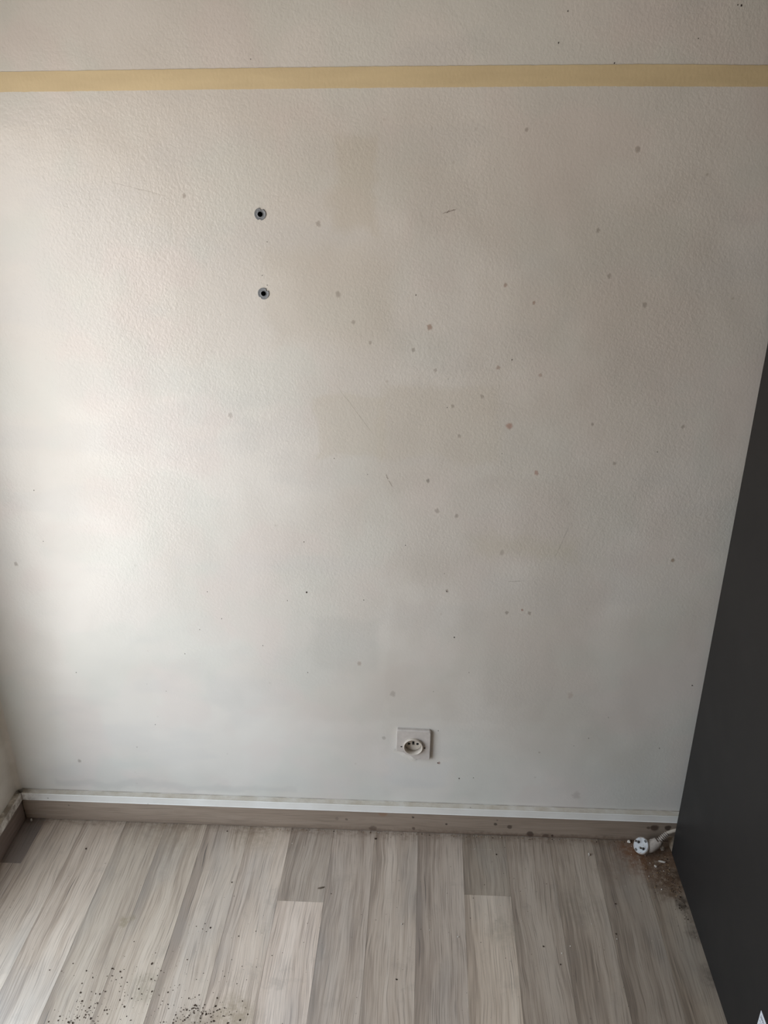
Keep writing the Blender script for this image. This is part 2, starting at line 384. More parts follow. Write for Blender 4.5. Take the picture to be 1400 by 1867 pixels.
M_plug_face = simple('white_plug_face', L(184, 184, 186), 0.35, 0.04, 150)
M_plug_body = simple('dusty_white_plug_body', L(182, 171, 162), 0.5, 0.10, 150, 0.0002)
M_cable = simple('dusty_cable', L(196, 184, 170), 0.6, 0.12, 120, 0.0002)
M_label = simple('label_paper', L(222, 224, 230), 0.5, 0.02)
M_ink = simple('label_ink', L(50, 55, 75), 0.6, 0.02)
M_shard = simple('stained_offcut', L(214, 198, 178), 0.7, 0.16, 160)
def flat(name, col, rough=0.8):
    m = N(name); m.set(Base_Color=col, Roughness=rough); return m.m
M_far_wall = flat('room_wall_paint', L(205, 198, 188))
M_ceil = flat('ceiling_paint', L(222, 218, 212))
M_frame = simple('window_frame_paint', L(228, 228, 226), 0.35, 0.02)

def wardrobe_material():
    m = N('anthracite_laminate'); p = m.pos()
    col = m.mix(m.noise(m.mapv(p, (1, 1, .4)), 700, 2), L(38, 37, 36), L(43, 41, 41))
    vo = m.n('TexVoronoi', {'Vector': p, 'Scale': 18.0}); hf = m.n('SeparateColor', {0: vo.outputs['Color']}).outputs[0]
    col = m.mix(m.math('MULTIPLY', m.rng(vo.outputs['Distance'], 0.01, 0.03, 1, 0), m.rng(hf, 0.85, 0.95, 0, 0.6)), col, L(110, 106, 100))
    m.set(Base_Color=col, Roughness=m.rng(m.noise(p, 6, 3), .3, .7, 0.42, 0.50), Normal=m.bump(m.noise(p, 900, 2), 0.0001, 0.4)); m.b.inputs['IOR'].default_value = 1.2; return m.m
M_ward = wardrobe_material()

def glass_material():
    m = N('window_glass')
    tr = m.t.nodes.new('ShaderNodeBsdfTransparent'); gl = m.t.nodes.new('ShaderNodeBsdfGlossy'); gl.inputs['Roughness'].default_value = 0.02
    mx = m.t.nodes.new('ShaderNodeMixShader'); mx.inputs[0].default_value = 0.04
    m.t.links.new(tr.outputs[0], mx.inputs[1]); m.t.links.new(gl.outputs[0], mx.inputs[2])
    m.t.links.new(mx.outputs[0], m.out.inputs[0]); return m.m
M_glass = glass_material()

# ------------------------------------------------------------ the setting
XL, XR, YB, YF, ZC = -0.998, 1.42, 0.0, -3.40, 2.50
SOCK = (-0.0224, 0.2652)
DOW = [(-0.3008, 1.4262), (-0.3040, 1.2896)]

def vnoise(x, z, scale, seed, octv=4, rough=0.5):
    """fractal value noise in numpy, about 0..1"""
    r = np.random.default_rng(seed); out = np.zeros_like(x); amp = 1.0; tot = 0.0
    for o in range(octv):
        g = r.random((256, 256)); u = x*scale + 37.3*o + 91; v = z*scale + 11.7*o + 57
        i = np.floor(u).astype(int); j = np.floor(v).astype(int); fu = u-i; fv = v-j
        fu = fu*fu*(3-2*fu); fv = fv*fv*(3-2*fv)
        a = g[i % 256, j % 256]*(1-fu) + g[(i+1) % 256, j % 256]*fu
        b = g[i % 256, (j+1) % 256]*(1-fu) + g[(i+1) % 256, (j+1) % 256]*fu
        out += amp*(a*(1-fv) + b*fv); tot += amp; amp *= rough; scale *= 2.03
    return out/tot
def sstep(v, a, b):
    t = np.clip((v-a)/(b-a), 0, 1); return t*t*(3-2*t)
def paint_colour(x, z):
    """colour of the old paint: dirt film, wiped and repainted patches (no light or shade)"""
    lerp = lambda c, d, f: c*(1-f[:, None]) + np.array(d[:3])*f[:, None]
    col = np.tile(np.array(L(217, 213, 207)[:3]), (len(x), 1))
    col = lerp(col, L(208, 203, 196), sstep(vnoise(x, z, 4, 1), .35, .65)*.8)
    col = lerp(col, L(203, 201, 198), sstep(vnoise(x, z*3, 5, 2), .5, .7)*.35)
    pink = sstep(vnoise(x, z, 9, 5, 3), .5, .68); green = sstep(vnoise(x, z, 8, 6, 3), .5, .68)
    col = lerp(col, L(214, 203, 198), pink*.35); col = lerp(col, L(203, 207, 200), green*.30)
    wx = x + (vnoise(x, z, 14, 3)-.5)*.05 + (vnoise(x, z, 60, 8)-.5)*.008; wz = z + (vnoise(x, z, 14, 4)-.5)*.05 + (vnoise(x, z, 60, 9)-.5)*.008
    bx = lambda x0, x1, z0, z1, s_: 1-sstep(np.maximum(np.abs(wx-(x0+x1)/2)-(x1-x0)/2, np.abs(wz-(z0+z1)/2)-(z1-z0)/2), -s_, s_)
    dirt = bx(-0.22, 0.48, 0.22, 1.55, .18)*(.62+.38*sstep(vnoise(x, z, 7, 7), .35, .65))
    col = lerp(col, L(186, 178, 168), dirt*.55)
    for x0, x1, z0, z1, s_, f, c in PATCHES: col = lerp(col, c, bx(x0, x1, z0, z1, s_)*f)
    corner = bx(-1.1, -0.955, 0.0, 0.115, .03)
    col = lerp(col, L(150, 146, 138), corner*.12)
    return col

def wall_grid(name, holes, mat):
    """back wall as a slab with real square openings behind socket and dowels; fine grid in the front"""
    def lines(lo, hi, step, keep):
        n_ = int((hi-lo)/step); a = [lo + (hi-lo)*i/n_ for i in range(n_+1)]
        a = [v for v in a if all(abs(v-k) > 0.003 for k in keep)] + list(keep); return np.array(sorted(a))
    hx = sorted({v for h in holes for v in h[:2]}); hz = sorted({v for h in holes for v in h[2:]})
    X = np.concatenate([[XL-0.1], lines(XL-0.005, 0.66, 0.006, hx), [XR+0.1]])
    Z = np.concatenate([[-0.02], lines(0.06, 1.86, 0.006, hz), [ZC]])
    nx, nz = len(X), len(Z); gx, gz = np.meshgrid(X, Z, indexing='ij')
    V = np.stack([gx.ravel(), np.zeros(nx*nz), gz.ravel()], 1)
    i, j = np.meshgrid(np.arange(nx-1), np.arange(nz-1), indexing='ij'); i = i.ravel(); j = j.ravel()
    mx_, mz_ = (X[i]+X[i+1])/2, (Z[j]+Z[j+1])/2; keep = np.ones(len(i), bool)
    for a, b, c, d in holes: keep &= ~((mx_ > a) & (mx_ < b) & (mz_ > c) & (mz_ < d))
    i, j = i[keep], j[keep]; F = np.stack([i*nz+j, (i+1)*nz+j, (i+1)*nz+j+1, i*nz+j+1], 1).tolist()
    V = V.tolist(); T = 0.10
    for a, b, c, d in holes:      # the sides of each opening
        k = len(V); V += [(x, y, z) for y in (0, T-0.01) for x, z in ((a, c), (b, c), (b, d), (a, d))]
        F += [(k+q, k+4+q, k+4+(q+1) % 4, k+(q+1) % 4) for q in range(4)]
    k = len(V); x0, x1, z0, z1 = XL-0.1, XR+0.1, -0.02, ZC     # back and edges of the slab
    V += [(x, y, z) for y in (0, T) for x, z in ((x0, z0), (x1, z0), (x1, z1), (x0, z1))]
    F += [(k+4, k+7, k+6, k+5)] + [(k+q, k+4+q, k+4+(q+1) % 4, k+(q+1) % 4) for q in range(4)]
    me = bpy.data.meshes.new(name); me.from_pydata(V, [], F); me.update()
    at = me.attributes.new('paint', 'FLOAT_COLOR', 'POINT'); A = np.ones((len(V), 4)); P = np.array(V)
    A[:, :3] = paint_colour(P[:, 0], P[:, 2]); at.data.foreach_set('color', A.astype(np.float32).ravel())
    me.materials.append(mat); o = bpy.data.objects.new(name, me); C.objects.link(o); o['kind'] = 'structure'; return o

h_ = 0.0055; hs = 0.016
holes = [(x-h_, x+h_, z-h_, z+h_) for x, z in DOW] + [(SOCK[0]-hs, SOCK[0]+hs, SOCK[1]-hs, SOCK[1]+hs)]
wall_back = wall_grid('wall_back', holes, M_wall)

bm = bmesh.new(); t = WALL_T
add_box(bm, (XL-t, YB, -0.02), (XL, WIN_Y0, ZC)); add_box(bm, (XL-t, WIN_Y1, -0.02), (XL, YF, ZC))
add_box(bm, (XL-t, WIN_Y0, -0.02), (XL, WIN_Y1, WIN_Z0)); add_box(bm, (XL-t, WIN_Y0, WIN_Z1), (XL, WIN_Y1, ZC))
wall_left = link_mesh('wall_left', bm, M_wall_plain, kind='structure')
box_obj('wall_right', (XR, YB, -0.02), (XR+0.1, YF, ZC), M_far_wall, kind='structure')
box_obj('wall_front', (XL-t, YF, -0.02), (XR+0.1, YF-0.1, ZC), M_far_wall, kind='structure')
box_obj('ceiling', (XL-t, YB+0.1, ZC), (XR+0.1, YF-0.1, ZC+0.1), M_ceil, kind='structure')

# rounded plaster in the left corner (painted many times over)
bm = bmesh.new(); rr = 0.012; prof = [(XL, 0.0)]
for k in range(7):
    a = math.pi/2*k/6; prof.append((XL + rr - rr*math.sin(a), -rr + rr*math.cos(a)))
rings = [[bm.verts.new((x, y, z)) for x, y in prof] for z in (0.0845, ZC)]
for i in range(len(prof)-1): bm.faces.new((rings[0][i], rings[0][i+1], rings[1][i+1], rings[1][i]))
bm.faces.new((rings[0][-1], rings[0][0], rings[1][0], rings[1][-1]))
bm.faces.new(rings[0][::-1]); bm.faces.new(rings[1]); bmesh.ops.recalc_face_normals(bm, faces=bm.faces)
link_mesh('corner_fillet', bm, M_wall_plain, wall_back, smooth=False)

# window
win = empty('window_1', (XL-t/2, (WIN_Y0+WIN_Y1)/2, WIN_Z0), 'structure')
def wbox(name, a, b, mat, bev=0.002):
    o = box_obj(name, a, b, mat, None, bev); o.parent = win; o.matrix_parent_inverse = Matrix.Translation(win.location).inverted(); return o
fx0, fx1, fw = XL-t+0.002, XL-t+0.018, 0.018
wbox('window_frame', (fx0, WIN_Y0, WIN_Z0), (fx1, WIN_Y0-fw, WIN_Z1), M_frame)
wbox('window_frame', (fx0, WIN_Y1, WIN_Z0), (fx1, WIN_Y1+fw, WIN_Z1), M_frame)
wbox('window_frame', (fx0, WIN_Y0-fw, WIN_Z0), (fx1, WIN_Y1+fw, WIN_Z0+fw), M_frame)
wbox('window_frame', (fx0, WIN_Y0-fw, WIN_Z1-fw), (fx1, WIN_Y1+fw, WIN_Z1), M_frame)
wbox('pane', (fx0+0.006, WIN_Y0-fw, WIN_Z0+fw), (fx0+0.010, WIN_Y1+fw, WIN_Z1-fw), M_glass, 0)

# floor: screed slab and the laminate strips
floor = box_obj('floor', (XL-t, 0.1, -0.03), (XR+0.1, YF-0.1, -0.008), simple('underlay', L(90, 84, 78), 0.9), kind='structure')
XB = [-0.9374, -0.8348, -0.7320, -0.6300, -0.5279, -0.4205, -0.3183, -0.2143, -0.1129, -0.0080, 0.0984, 0.2025, 0.3063, 0.4101]
pitch = 0.1037
while XB[-1] < XR: XB.append(XB[-1]+pitch)
XB = [XB[0]-pitch] + XB
JOINTS = {0: [-0.150], 7: [-0.2233], 11: [-0.1868]}
TONE = {  # strip: list of (light, _, blue tint) per piece from the wall out
 0: [(0.36, .5, 1.06), (0.72, .5, 1.0)], 1: [(0.90, .5, 0.99)], 2: [(0.90, .5, 0.99)], 3: [(0.74, .5, 0.97)], 4: [(0.82, .5, 0.97)], 5: [(0.84, .5, 0.99)],
 6: [(0.98, .5, 1)], 7: [(0.70, .5, 1), (1.08, .5, 1.02)], 8: [(0.82, .5, 1.01)], 9: [(0.86, .5, 1)], 10: [(0.78, .5, 1.01)], 11: [(0.62, .5, 0.97), (1.0, .5, 0.98)],
 12: [(0.72, .5, 0.99)], 13: [(0.74, .5, 0.98)], 14: [(0.62, .5, 0.98)], 15: [(0.70, .5, 0.96)]}
def plank(x0, x1, y0, y1, tone):
    cxp, cyp = (x0+x1)/2, (y0+y1)/2; g = 0.00012
    bm = bmesh.new(); add_box(bm, (x0+g-cxp, y0-cyp-g, -0.008), (x1-g-cxp, y1-cyp+g, 0.0), 0.00018)
    o = link_mesh('plank', bm, M_plank, floor); o.location = (cxp, cyp, 0); o.color = (*tone, 1); return o
for i in range(len(XB)-1):
    x0, x1 = max(XB[i], XL), min(XB[i+1], XR)
    if x1 - x0 < 0.01: continue
    ys = [-0.003] + JOINTS.get(i, []); y = ys[-1] - (0.65 + 0.5*random.random() if len(ys) == 1 else 1.286)
    if len(ys) == 1: y = min(y, -0.80)
    while y > YF + 0.2: ys.append(y); y -= 1.286
    ys.append(YF)
    for k in range(len(ys)-1):
        tl = TONE.get(i, []); tn = tl[k] if k < len(tl) else (0.7+0.3*random.random(), .5, .97)
        plank(x0, x1, ys[k], ys[k+1], tn)

# skirting: grey laminate board under a white plastic cap
def skirting(name, ax):
    e = empty(name, kind='structure')
    if ax == 'x':
        a, b, s, w0 = XL, XR, -1, 0.0
    else:
        a, b, s, w0 = -0.0155, -3.39, 1, XL
    board = [(w0, 0.0012), (w0+s*0.0115, 0.0012), (w0+s*0.012, 0.0018), (w0+s*0.012, 0.066), (w0, 0.066)]
    p = prism(board, a + (0.0125 if ax == 'x' else 0), b, ax, 'board', M_board, e)
    cap = [(w0, 0.0630), (w0+s*0.0122, 0.0640), (w0+s*0.0155, 0.0640), (w0+s*0.0160, 0.0652), (w0+s*0.0152, 0.0668), (w0+s*0.0150, 0.0815), (w0+s*0.0153, 0.0838),
           (w0+s*0.0142, 0.0850), (w0+s*0.0122, 0.0842), (w0+s*0.0045, 0.0846), (w0, 0.0852)]
    cap = [(u, z) for u, z in cap]
    q = prism(cap, a + (0.0163 if ax == 'x' else 0), b, ax, 'cap', M_cap, e)
    p.color = (0.62, .5, .98, 1) if ax == 'x' else (0.42, .5, 1.1, 1)
    return e
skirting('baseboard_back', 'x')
skirting('baseboard_left', 'y')

# stains soaked into the paint: thin soft-edged films, and hairline scratches
def film_material():
    m = N('stain_film'); c = m.n('Attribute', attribute_name='film')
    m.set(Base_Color=c.outputs['Color'], Alpha=c.outputs['Alpha'], Roughness=0.5); return m.m
fv, ff, fc = [], [], []
for x, z, r, c, f in STAINS:
    k = len(fv); r *= 1.0; f *= 0.52; seg = 14; j = [0.75+0.5*random.random() for _ in range(seg)]; y = -0.00035
    fv.append((x, y, z)); fc.append((*c[:3], f))
    for q, al in ((0.45, f), (0.75, f*0.7), (1.1, 0.0)):
        for i in range(seg):
            a = 6.283*i/seg; fv.append((x+r*q*j[i]*math.cos(a)*.9, y, z+r*q*j[i]*math.sin(a)*1.1)); fc.append((*c[:3], al))
    ff += [(k, k+1+i, k+1+(i+1) % seg) for i in range(seg)]
    for q in range(2):
        o_ = k+1+q*seg; ff += [(o_+i, o_+seg+i, o_+seg+(i+1) % seg, o_+(i+1) % seg) for i in range(seg)]
for xa, za, xb, zb, hw, c, f in SCRATCHES:
    k = len(fv); nseg = 14; ln = math.hypot(xb-xa, zb-za); px, pz = -(zb-za)/ln, (xb-xa)/ln
    for i in range(nseg+1):
        t = i/nseg; wv = random.gauss(0, hw*0.35); al = f*min(1, 5*t, 5*(1-t))*random.uniform(.5, 1)
        for o_, a_ in ((-hw, 0), (0, al), (hw, 0)):
            fv.append((xa+(xb-xa)*t+px*(o_+wv), -0.0004, za+(zb-za)*t+pz*(o_+wv))); fc.append((*c[:3], a_))
    ff += [(k+3*i+q, k+3*i+3+q, k+3*i+4+q, k+3*i+1+q) for i in range(nseg) for q in (0, 1)]
me = bpy.data.meshes.new('stain'); me.from_pydata(fv, [], ff); me.update()
at = me.attributes.new('film', 'FLOAT_COLOR', 'POINT'); at.data.foreach_set('color', np.array(fc, np.float32).ravel())
me.materials.append(film_material()); so = bpy.data.objects.new('stain', me); C.objects.link(so); so.parent = wall_back; so['kind'] = 'stuff'

# small dark flecks stuck to the wall
SPECKS = [(-0.0269,1.2879,2),(0.1520,1.1706,2),(0.0354,1.1330,1),(-0.2533,0.6632,4),(0.0635,0.5589,3),(-0.1316,0.6474,2),(-0.2958,0.6417,2),(-0.3571,0.5249,2),(-0.2602,0.4562,2),(-0.8079,0.7732,2),(-0.8061,0.8906,2),(-0.7919,0.4388,2),(-0.4682,0.6590,2),(-0.4945,0.5624,2),(-0.4431,0.5921,2),(-0.5890,0.3938,1.5),(-0.6313,0.4122,1),(-0.6787,0.2278,2),(-0.5345,0.4976,2),(-0.6265,0.2966,2),(0.5858,0.4496,2.5),(0.5384,0.2737,2),(0.3767,0.2957,2),(0.4148,0.3562,1.5),(0.0346,0.3044,2),(0.0353,0.2093,3),(0.0867,0.1650,3),(0.1202,0.1681,2),(-0.2915,1.3797,1.5),(-0.3043,1.3218,1.5),(-0.2964,1.3044,1.5),(0.4726,1.7315,3),(0.4674,1.7323,2),(0.2069,1.7272,2),(0.1959,1.6837,2),(0.4140,1.6876,1.5),(0.2870,1.6544,2),(0.1796,1.6350,1.5),(-0.1850,0.9698,1.5),(0.1437,0.9850,1.5),(-0.1193,0.9369,1.5),(-0.2536,0.7838,2),(-0.0433,0.7807,2),(0.0384,0.7156,1.5),(0.0440,0.6735,2.5),(0.0212,0.4134,1.5),(0.0988,0.4681,1.5),(0.3454,0.2722,1.5),(0.4402,0.9927,1.5),(0.0348,1.0772,1.5),(-0.2999,1.6653,1.5)]
bm = bmesh.new()
for x, z, s in SPECKS:
    m4 = bmesh.ops.create_icosphere(bm, subdivisions=1, radius=1.0); r = s*0.00052
    for v in m4['verts']:
        k = 0.7+0.6*random.random()
        v.co = (x+v.co.x*r*k*0.8, -0.0002+min(v.co.y, 0.2)*r*k*0.6, z+v.co.z*r*k*1.25)
link_mesh('fleck', bm, M_speck, wall_back, kind='stuff')

# ------------------------------------------------------------ masking tape band
TOP = [(-0.9975,1.6495),(-0.7223,1.6507),(-0.5362,1.6515),(-0.2981,1.6526),(-0.0823,1.653),(0.2351,1.6525),(0.3651,1.6521),(0.5284,1.6491),(0.90,1.648)]
BOT = [(-0.9975,1.6200),(-0.7285,1.6206),(-0.3554,1.6218),(-0.0824,1.6221),(0.2379,1.6219),(0.534,1.6188),(0.90,1.617)]
bm = bmesh.new(); xs = np.linspace(-0.9975, 0.90, 300); rings = []
tz = np.interp(xs, *zip(*TOP)); bz = np.interp(xs, *zip(*BOT))
k5 = np.ones(9)/9; pad = lambda a: np.convolve(np.pad(a, 4, 'edge'), k5, 'valid'); tz, bz = pad(tz), pad(bz)
for i, x in enumerate(xs):
    jt, jb = rng.normal(0, 0.00018, 2); bul = 0.0002*math.sin(x*31)
    zt, zb = tz[i]+jt, bz[i]+jb; zm = (zt+zb)/2
    rings.append([bm.verts.new(p) for p in ((x, 0.0, zb), (x, -0.0004, zb), (x, -0.0005-abs(bul), zm), (x, -0.0006, zt), (x, 0.0, zt))])
for i in range(len(rings)-1):
    for j in range(4): bm.faces.new((rings[i][j], rings[i+1][j], rings[i+1][j+1], rings[i][j+1]))
bmesh.ops.recalc_face_normals(bm, faces=bm.faces)
tape = link_mesh('masking_tape', bm, M_tape, smooth=False)
tag(tape, 'long cream masking tape strip running level across the top of the white wall', 'tape')

# ------------------------------------------------------------ wall dowels
def dowel(x, z, ang, label):
    root = empty('wall_dowel', (x, 0, z)); seg = 64; bm = bmesh.new()
    R, ri = 0.0103, 0.0040
    def outer(a):
        r = R*(1+0.012*math.sin(3*a+ang))
        for na, wd, dp in ((ang, 0.24, 0.0026), (ang+math.pi+0.15, 0.17, 0.0016)):
            d = abs((a-na+math.pi) % (2*math.pi) - math.pi)
            if d < wd: r -= dp
        return r
    levels = [(1.0, 0.0003), (1.0, -0.0010), (0.965, -0.0014), (0.62, -0.0009), (0.50, -0.0012), (0.44, -0.0016)]
    rings = []
    for f, y in levels:
        rings.append([])
        for i in range(seg):
            a = 2*math.pi*i/seg; r = outer(a)*f if f > 0.7 else R*f
            rings[-1].append(bm.verts.new((r*math.cos(a), y, r*math.sin(a))))
    for k in range(len(rings)-1):
        for i in range(seg): bm.faces.new((rings[k][i], rings[k][(i+1) % seg], rings[k+1][(i+1) % seg], rings[k+1][i]))
    bmesh.ops.recalc_face_normals(bm, faces=bm.faces)
    link_mesh('collar', bm, M_dowel, root, smooth=False)
    bm = bmesh.new()     # the sleeve going into the wall, open in front
    r0, r1 = R*0.44, R*0.40; rg = []
    for r, y in ((r0, -0.0016), (r1, -0.0008), (r1, 0.030), (0.0001, 0.030)):
        rg.append([bm.verts.new((r*math.cos(2*math.pi*i/32), y, r*math.sin(2*math.pi*i/32))) for i in range(32)])
    for k in range(3):
        for i in range(32): bm.faces.new((rg[k][i], rg[k][(i+1) % 32], rg[k+1][(i+1) % 32], rg[k+1][i]))
    link_mesh('sleeve', bm, simple('sleeve_nylon', L(70, 73, 78), 0.4), root, smooth=True)
    tag(root, label, 'wall plug', 'grey wall dowels')
dowel(DOW[0][0], DOW[0][1], math.radians(72), 'grey plastic wall dowel in the white wall, the upper one nearer the tape')
dowel(DOW[1][0], DOW[1][1], math.radians(42), 'grey plastic wall dowel in the white wall, the lower one of the pair')

# ------------------------------------------------------------ socket
sx, sz = SOCK
sock = empty('power_socket', (sx, 0, sz))
POLY = [(-0.0606,0.3085),(-0.0580,0.3098),(0.0140,0.3083),(0.0170,0.3062),(0.0177,0.3025),(0.0165,0.2275),(0.0150,0.2246),(0.0018,0.2240),(-0.0199,0.2254),(-0.0281,0.2337),(-0.0391,0.2378),(-0.0473,0.2452),(-0.0600,0.2478),(-0.0618,0.2500)]
POLY = [(x-sx, z-sz) for x, z in POLY]
def ray_poly(a):
    dx, dz = math.cos(a), math.sin(a); best = None
    for i in range(len(POLY)):
        (x1, z1), (x2, z2) = POLY[i], POLY[(i+1) % len(POLY)]
        den = dx*(z2-z1) - dz*(x2-x1)
        if abs(den) < 1e-12: continue
        t = (x1*(z2-z1) - z1*(x2-x1))/den; u = (x1*dz - z1*dx)/den
        if t > 0 and -1e-6 <= u <= 1+1e-6 and (best is None or t < best): best = t
    return best
angs = sorted(set([2*math.pi*i/120 for i in range(120)] + [math.atan2(z, x) % (2*math.pi) for x, z in POLY]))
bm = bmesh.new(); rings = [[], [], [], []]
for a in angs:
    ro = max(ray_poly(a), 0.0215); c, s = math.cos(a), math.sin(a)
    top = 0.0035 if s*ro > 0.033 else 0.0012
    rings[0].append(bm.verts.new((ro*c, -0.0002, ro*s)))
    rings[1].append(bm.verts.new((ro*c, -0.0066, ro*s)))
    z_in = ro*s - (top if s > 0 else -0.0012)
    rings[2].append(bm.verts.new((ro*c*0.975, -0.0082, z_in if abs(s*ro) > 0.02 else ro*s)))
    rings[3].append(bm.verts.new((0.0196*c, -0.0082, 0.0196*s)))
n = len(angs)
for k in range(3):
    for i in range(n): bm.faces.new((rings[k][i], rings[k][(i+1) % n], rings[k+1][(i+1) % n], rings[k+1][i]))
bmesh.ops.recalc_face_normals(bm, faces=bm.faces)
link_mesh('cover_plate', bm, M_plate, sock)
bm = bmesh.new()
lathe(bm, [(0.0212, 0.004), (0.0224, 0.013), (0.0222, 0.0146), (0.0214, 0.0153), (0.0206, 0.0150), (0.0200, 0.0140), (0.0192, -0.0015), (0.0205, -0.0015)], (0, 0, 0), (0, -1, 0), 72, close=True)
bmesh.ops.recalc_face_normals(bm, faces=bm.faces)
link_mesh('collar', bm, M_collar, sock, smooth=True)
bm = bmesh.new(); lathe(bm, [(0.0194, -0.0015), (0.0194, 0.0005), (0.0185, 0.0007)], (0, 0, 0), (0, -1, 0), 48)
well = link_mesh('contact_floor', bm, M_collar, sock)
for dx, r in ((-0.0098, 0.0031), (0.0098, 0.0031)):
    bm = bmesh.new(); lathe(bm, [(r, 0.0006), (r, 0.0009)], (dx, 0, -0.001), (0, -1, 0), 20)
    link_mesh('contact_hole', bm, M_hole, well)
bm = bmesh.new(); add_box(bm, (-0.0026, -0.0007, -0.0036), (0.0026, -0.0010, 0.0060)); link_mesh('centre_slot', bm, M_hole, well)
bm = bmesh.new(); lathe(bm, [(0.0014, 0.0008), (0.0013, 0.0018)], (0.0002, 0, -0.0014), (0, -1, 0), 16); link_mesh('centre_screw', bm, M_metal, well)
for s in (1,):   # earth spring at the top of the well
    bm = bmesh.new(); add_box(bm, (-0.0035, -0.003, s*0.0188), (0.0035, -0.012, s*0.0180), 0.0002)
    link_mesh('earth_clip', bm, M_collar if s < 0 else M_metal, sock)
for dx, dz in ((-0.0272, -0.0040), (0.0262, -0.0060)):
    bm = bmesh.new(); lathe(bm, [(0.0023, 0.0078), (0.0023, 0.00845)], (dx, 0, dz), (0, -1, 0), 18)
    for v in bm.verts: v.co.z = dz + (v.co.z-dz)*0.75
    link_mesh('screw_hole', bm, M_hole, sock)
tag(sock, 'off-white square wall socket with raised round collar above the skirting', 'socket')
# paint and filler smeared over the broken lower left corner of the cover plate
bm = bmesh.new(); edge = [(-0.064,0.2495),(-0.0600,0.2480),(-0.0473,0.2450),(-0.0391,0.2376),(-0.0281,0.2335),(-0.0199,0.2252),(-0.012,0.2235)]
edge = [tuple(Vector(edge[i]).lerp(Vector(edge[i+1]), t)) for i in range(len(edge)-1) for t in (0, .33, .66)] + [edge[-1]]
A = []; B = []; Cc = []; Dd = []
for k, (x, z) in enumerate(edge):
    j = 0.0007*math.sin(k*2.1)
    A.append(bm.verts.new((x+0.0010, -0.0048, z+0.0012+j*.3))); B.append(bm.verts.new((x-0.0010, -0.0020, z-0.0022)))
    Cc.append(bm.verts.new((x-0.004, -0.0007, z-0.007))); Dd.append(bm.verts.new((x-0.009, 0.0003, z-0.015)))
for k in range(len(edge)-1):
    for P, Q in ((A, B), (B, Cc), (Cc, Dd)): bm.faces.new((P[k], P[k+1], Q[k+1], Q[k]))
bmesh.ops.recalc_face_normals(bm, faces=bm.faces)
link_mesh('filler_smear', bm, M_wall_plain, wall_back, smooth=True)

# ------------------------------------------------------------ wardrobe (we see its side panel)
WX0, WX1, WY0, WY1, WZ = 0.5915, 1.3915, -0.0445, -0.6245, 2.05
wd = empty('wardrobe', ((WX0+WX1)/2, (WY0+WY1)/2, 0))
def wb(name, a, b, mat=M_ward, bev=0.0006, par=None, label=None):
    o = box_obj(name, a, b, mat, None, bev, label=label); o.parent = par or wd
    o.matrix_parent_inverse = Matrix.Translation(wd.location).inverted(); return o
wb('side_panel', (WX0, WY0, 0.0006), (WX0+0.018, WY1, WZ)); wb('side_panel', (WX1-0.018, WY0, 0.0006), (WX1, WY1, WZ))
wb('top_panel', (WX0+0.018, WY0, WZ-0.018), (WX1-0.018, WY1, WZ)); wb('bottom_panel', (WX0+0.018, WY0, 0.06), (WX1-0.018, WY1, 0.078))
wb('plinth', (WX0+0.018, WY1+0.03, 0.0006), (WX1-0.018, WY1+0.046, 0.06)); wb('back_panel', (WX0+0.018, WY0-0.004, 0.078), (WX1-0.018, WY0-0.010, WZ-0.018))
wb('shelf', (WX0+0.018, WY0-0.010, 1.0), (WX1-0.018, WY1+0.01, 1.018))
mid = (WX0+WX1)/2
for x0, x1, hx in ((WX0+0.002, mid-0.0015, mid-0.035), (mid+0.0015, WX1-0.002, mid+0.035)):
    d = wb('door', (x0, WY1-0.002, 0.065), (x1, WY1-0.020, WZ-0.003))
    bm = bmesh.new(); tube(bm, [(hx, WY1-0.020, 0.95), (hx, WY1-0.045, 0.955), (hx, WY1-0.045, 1.095), (hx, WY1-0.020, 1.10)], [0.005]*4, 12)
    hd = link_mesh('handle', bm, M_metal, None); hd.parent = d
    d_inv = Matrix.Translation(wd.location).inverted(); hd.matrix_parent_inverse = Matrix.Identity(4)
tag(wd, 'tall anthracite wardrobe on the right, only its dark side panel in view', 'wardrobe')

# printed sticker low on the panel, near its front
lab = link_mesh('sticker', (lambda b: (add_box(b, (WX0-0.0004, -0.5525, 0.100), (WX0+0.0001, -0.615, 0.1752)), b)[1])(bmesh.new()), M_label)
bm = bmesh.new(); rr = random.Random(3)
for r, (za, zb, y0) in enumerate([(0.1685, 0.1668, -0.5565), (0.1652, 0.1630, -0.5565), (0.1560, 0.1545, -0.5565), (0.1480, 0.1465, -0.5565), (0.1400, 0.1385, -0.5565), (0.1300, 0.1285, -0.5565)]):
    y = y0
    while y > -0.609:
        ln = 0.0012 + 0.0035*rr.random()
        add_box(bm, (WX0-0.00055, y, zb), (WX0-0.0003, y-ln, za)); y -= ln + 0.0008 + 0.0010*rr.random()
y = -0.5575
while y > -0.607:      # bar rows
    wdt = rr.choice([0.0005, 0.0009, 0.0014]); add_box(bm, (WX0-0.00055, y, 0.106), (WX0-0.0003, y-wdt, 0.124)); y -= wdt + rr.choice([0.0006, 0.001, 0.0015])
link_mesh('print', bm, M_ink, lab, kind='stuff')
tag(lab, 'small white printed sticker low on the dark wardrobe side panel', 'sticker')

PA = 164
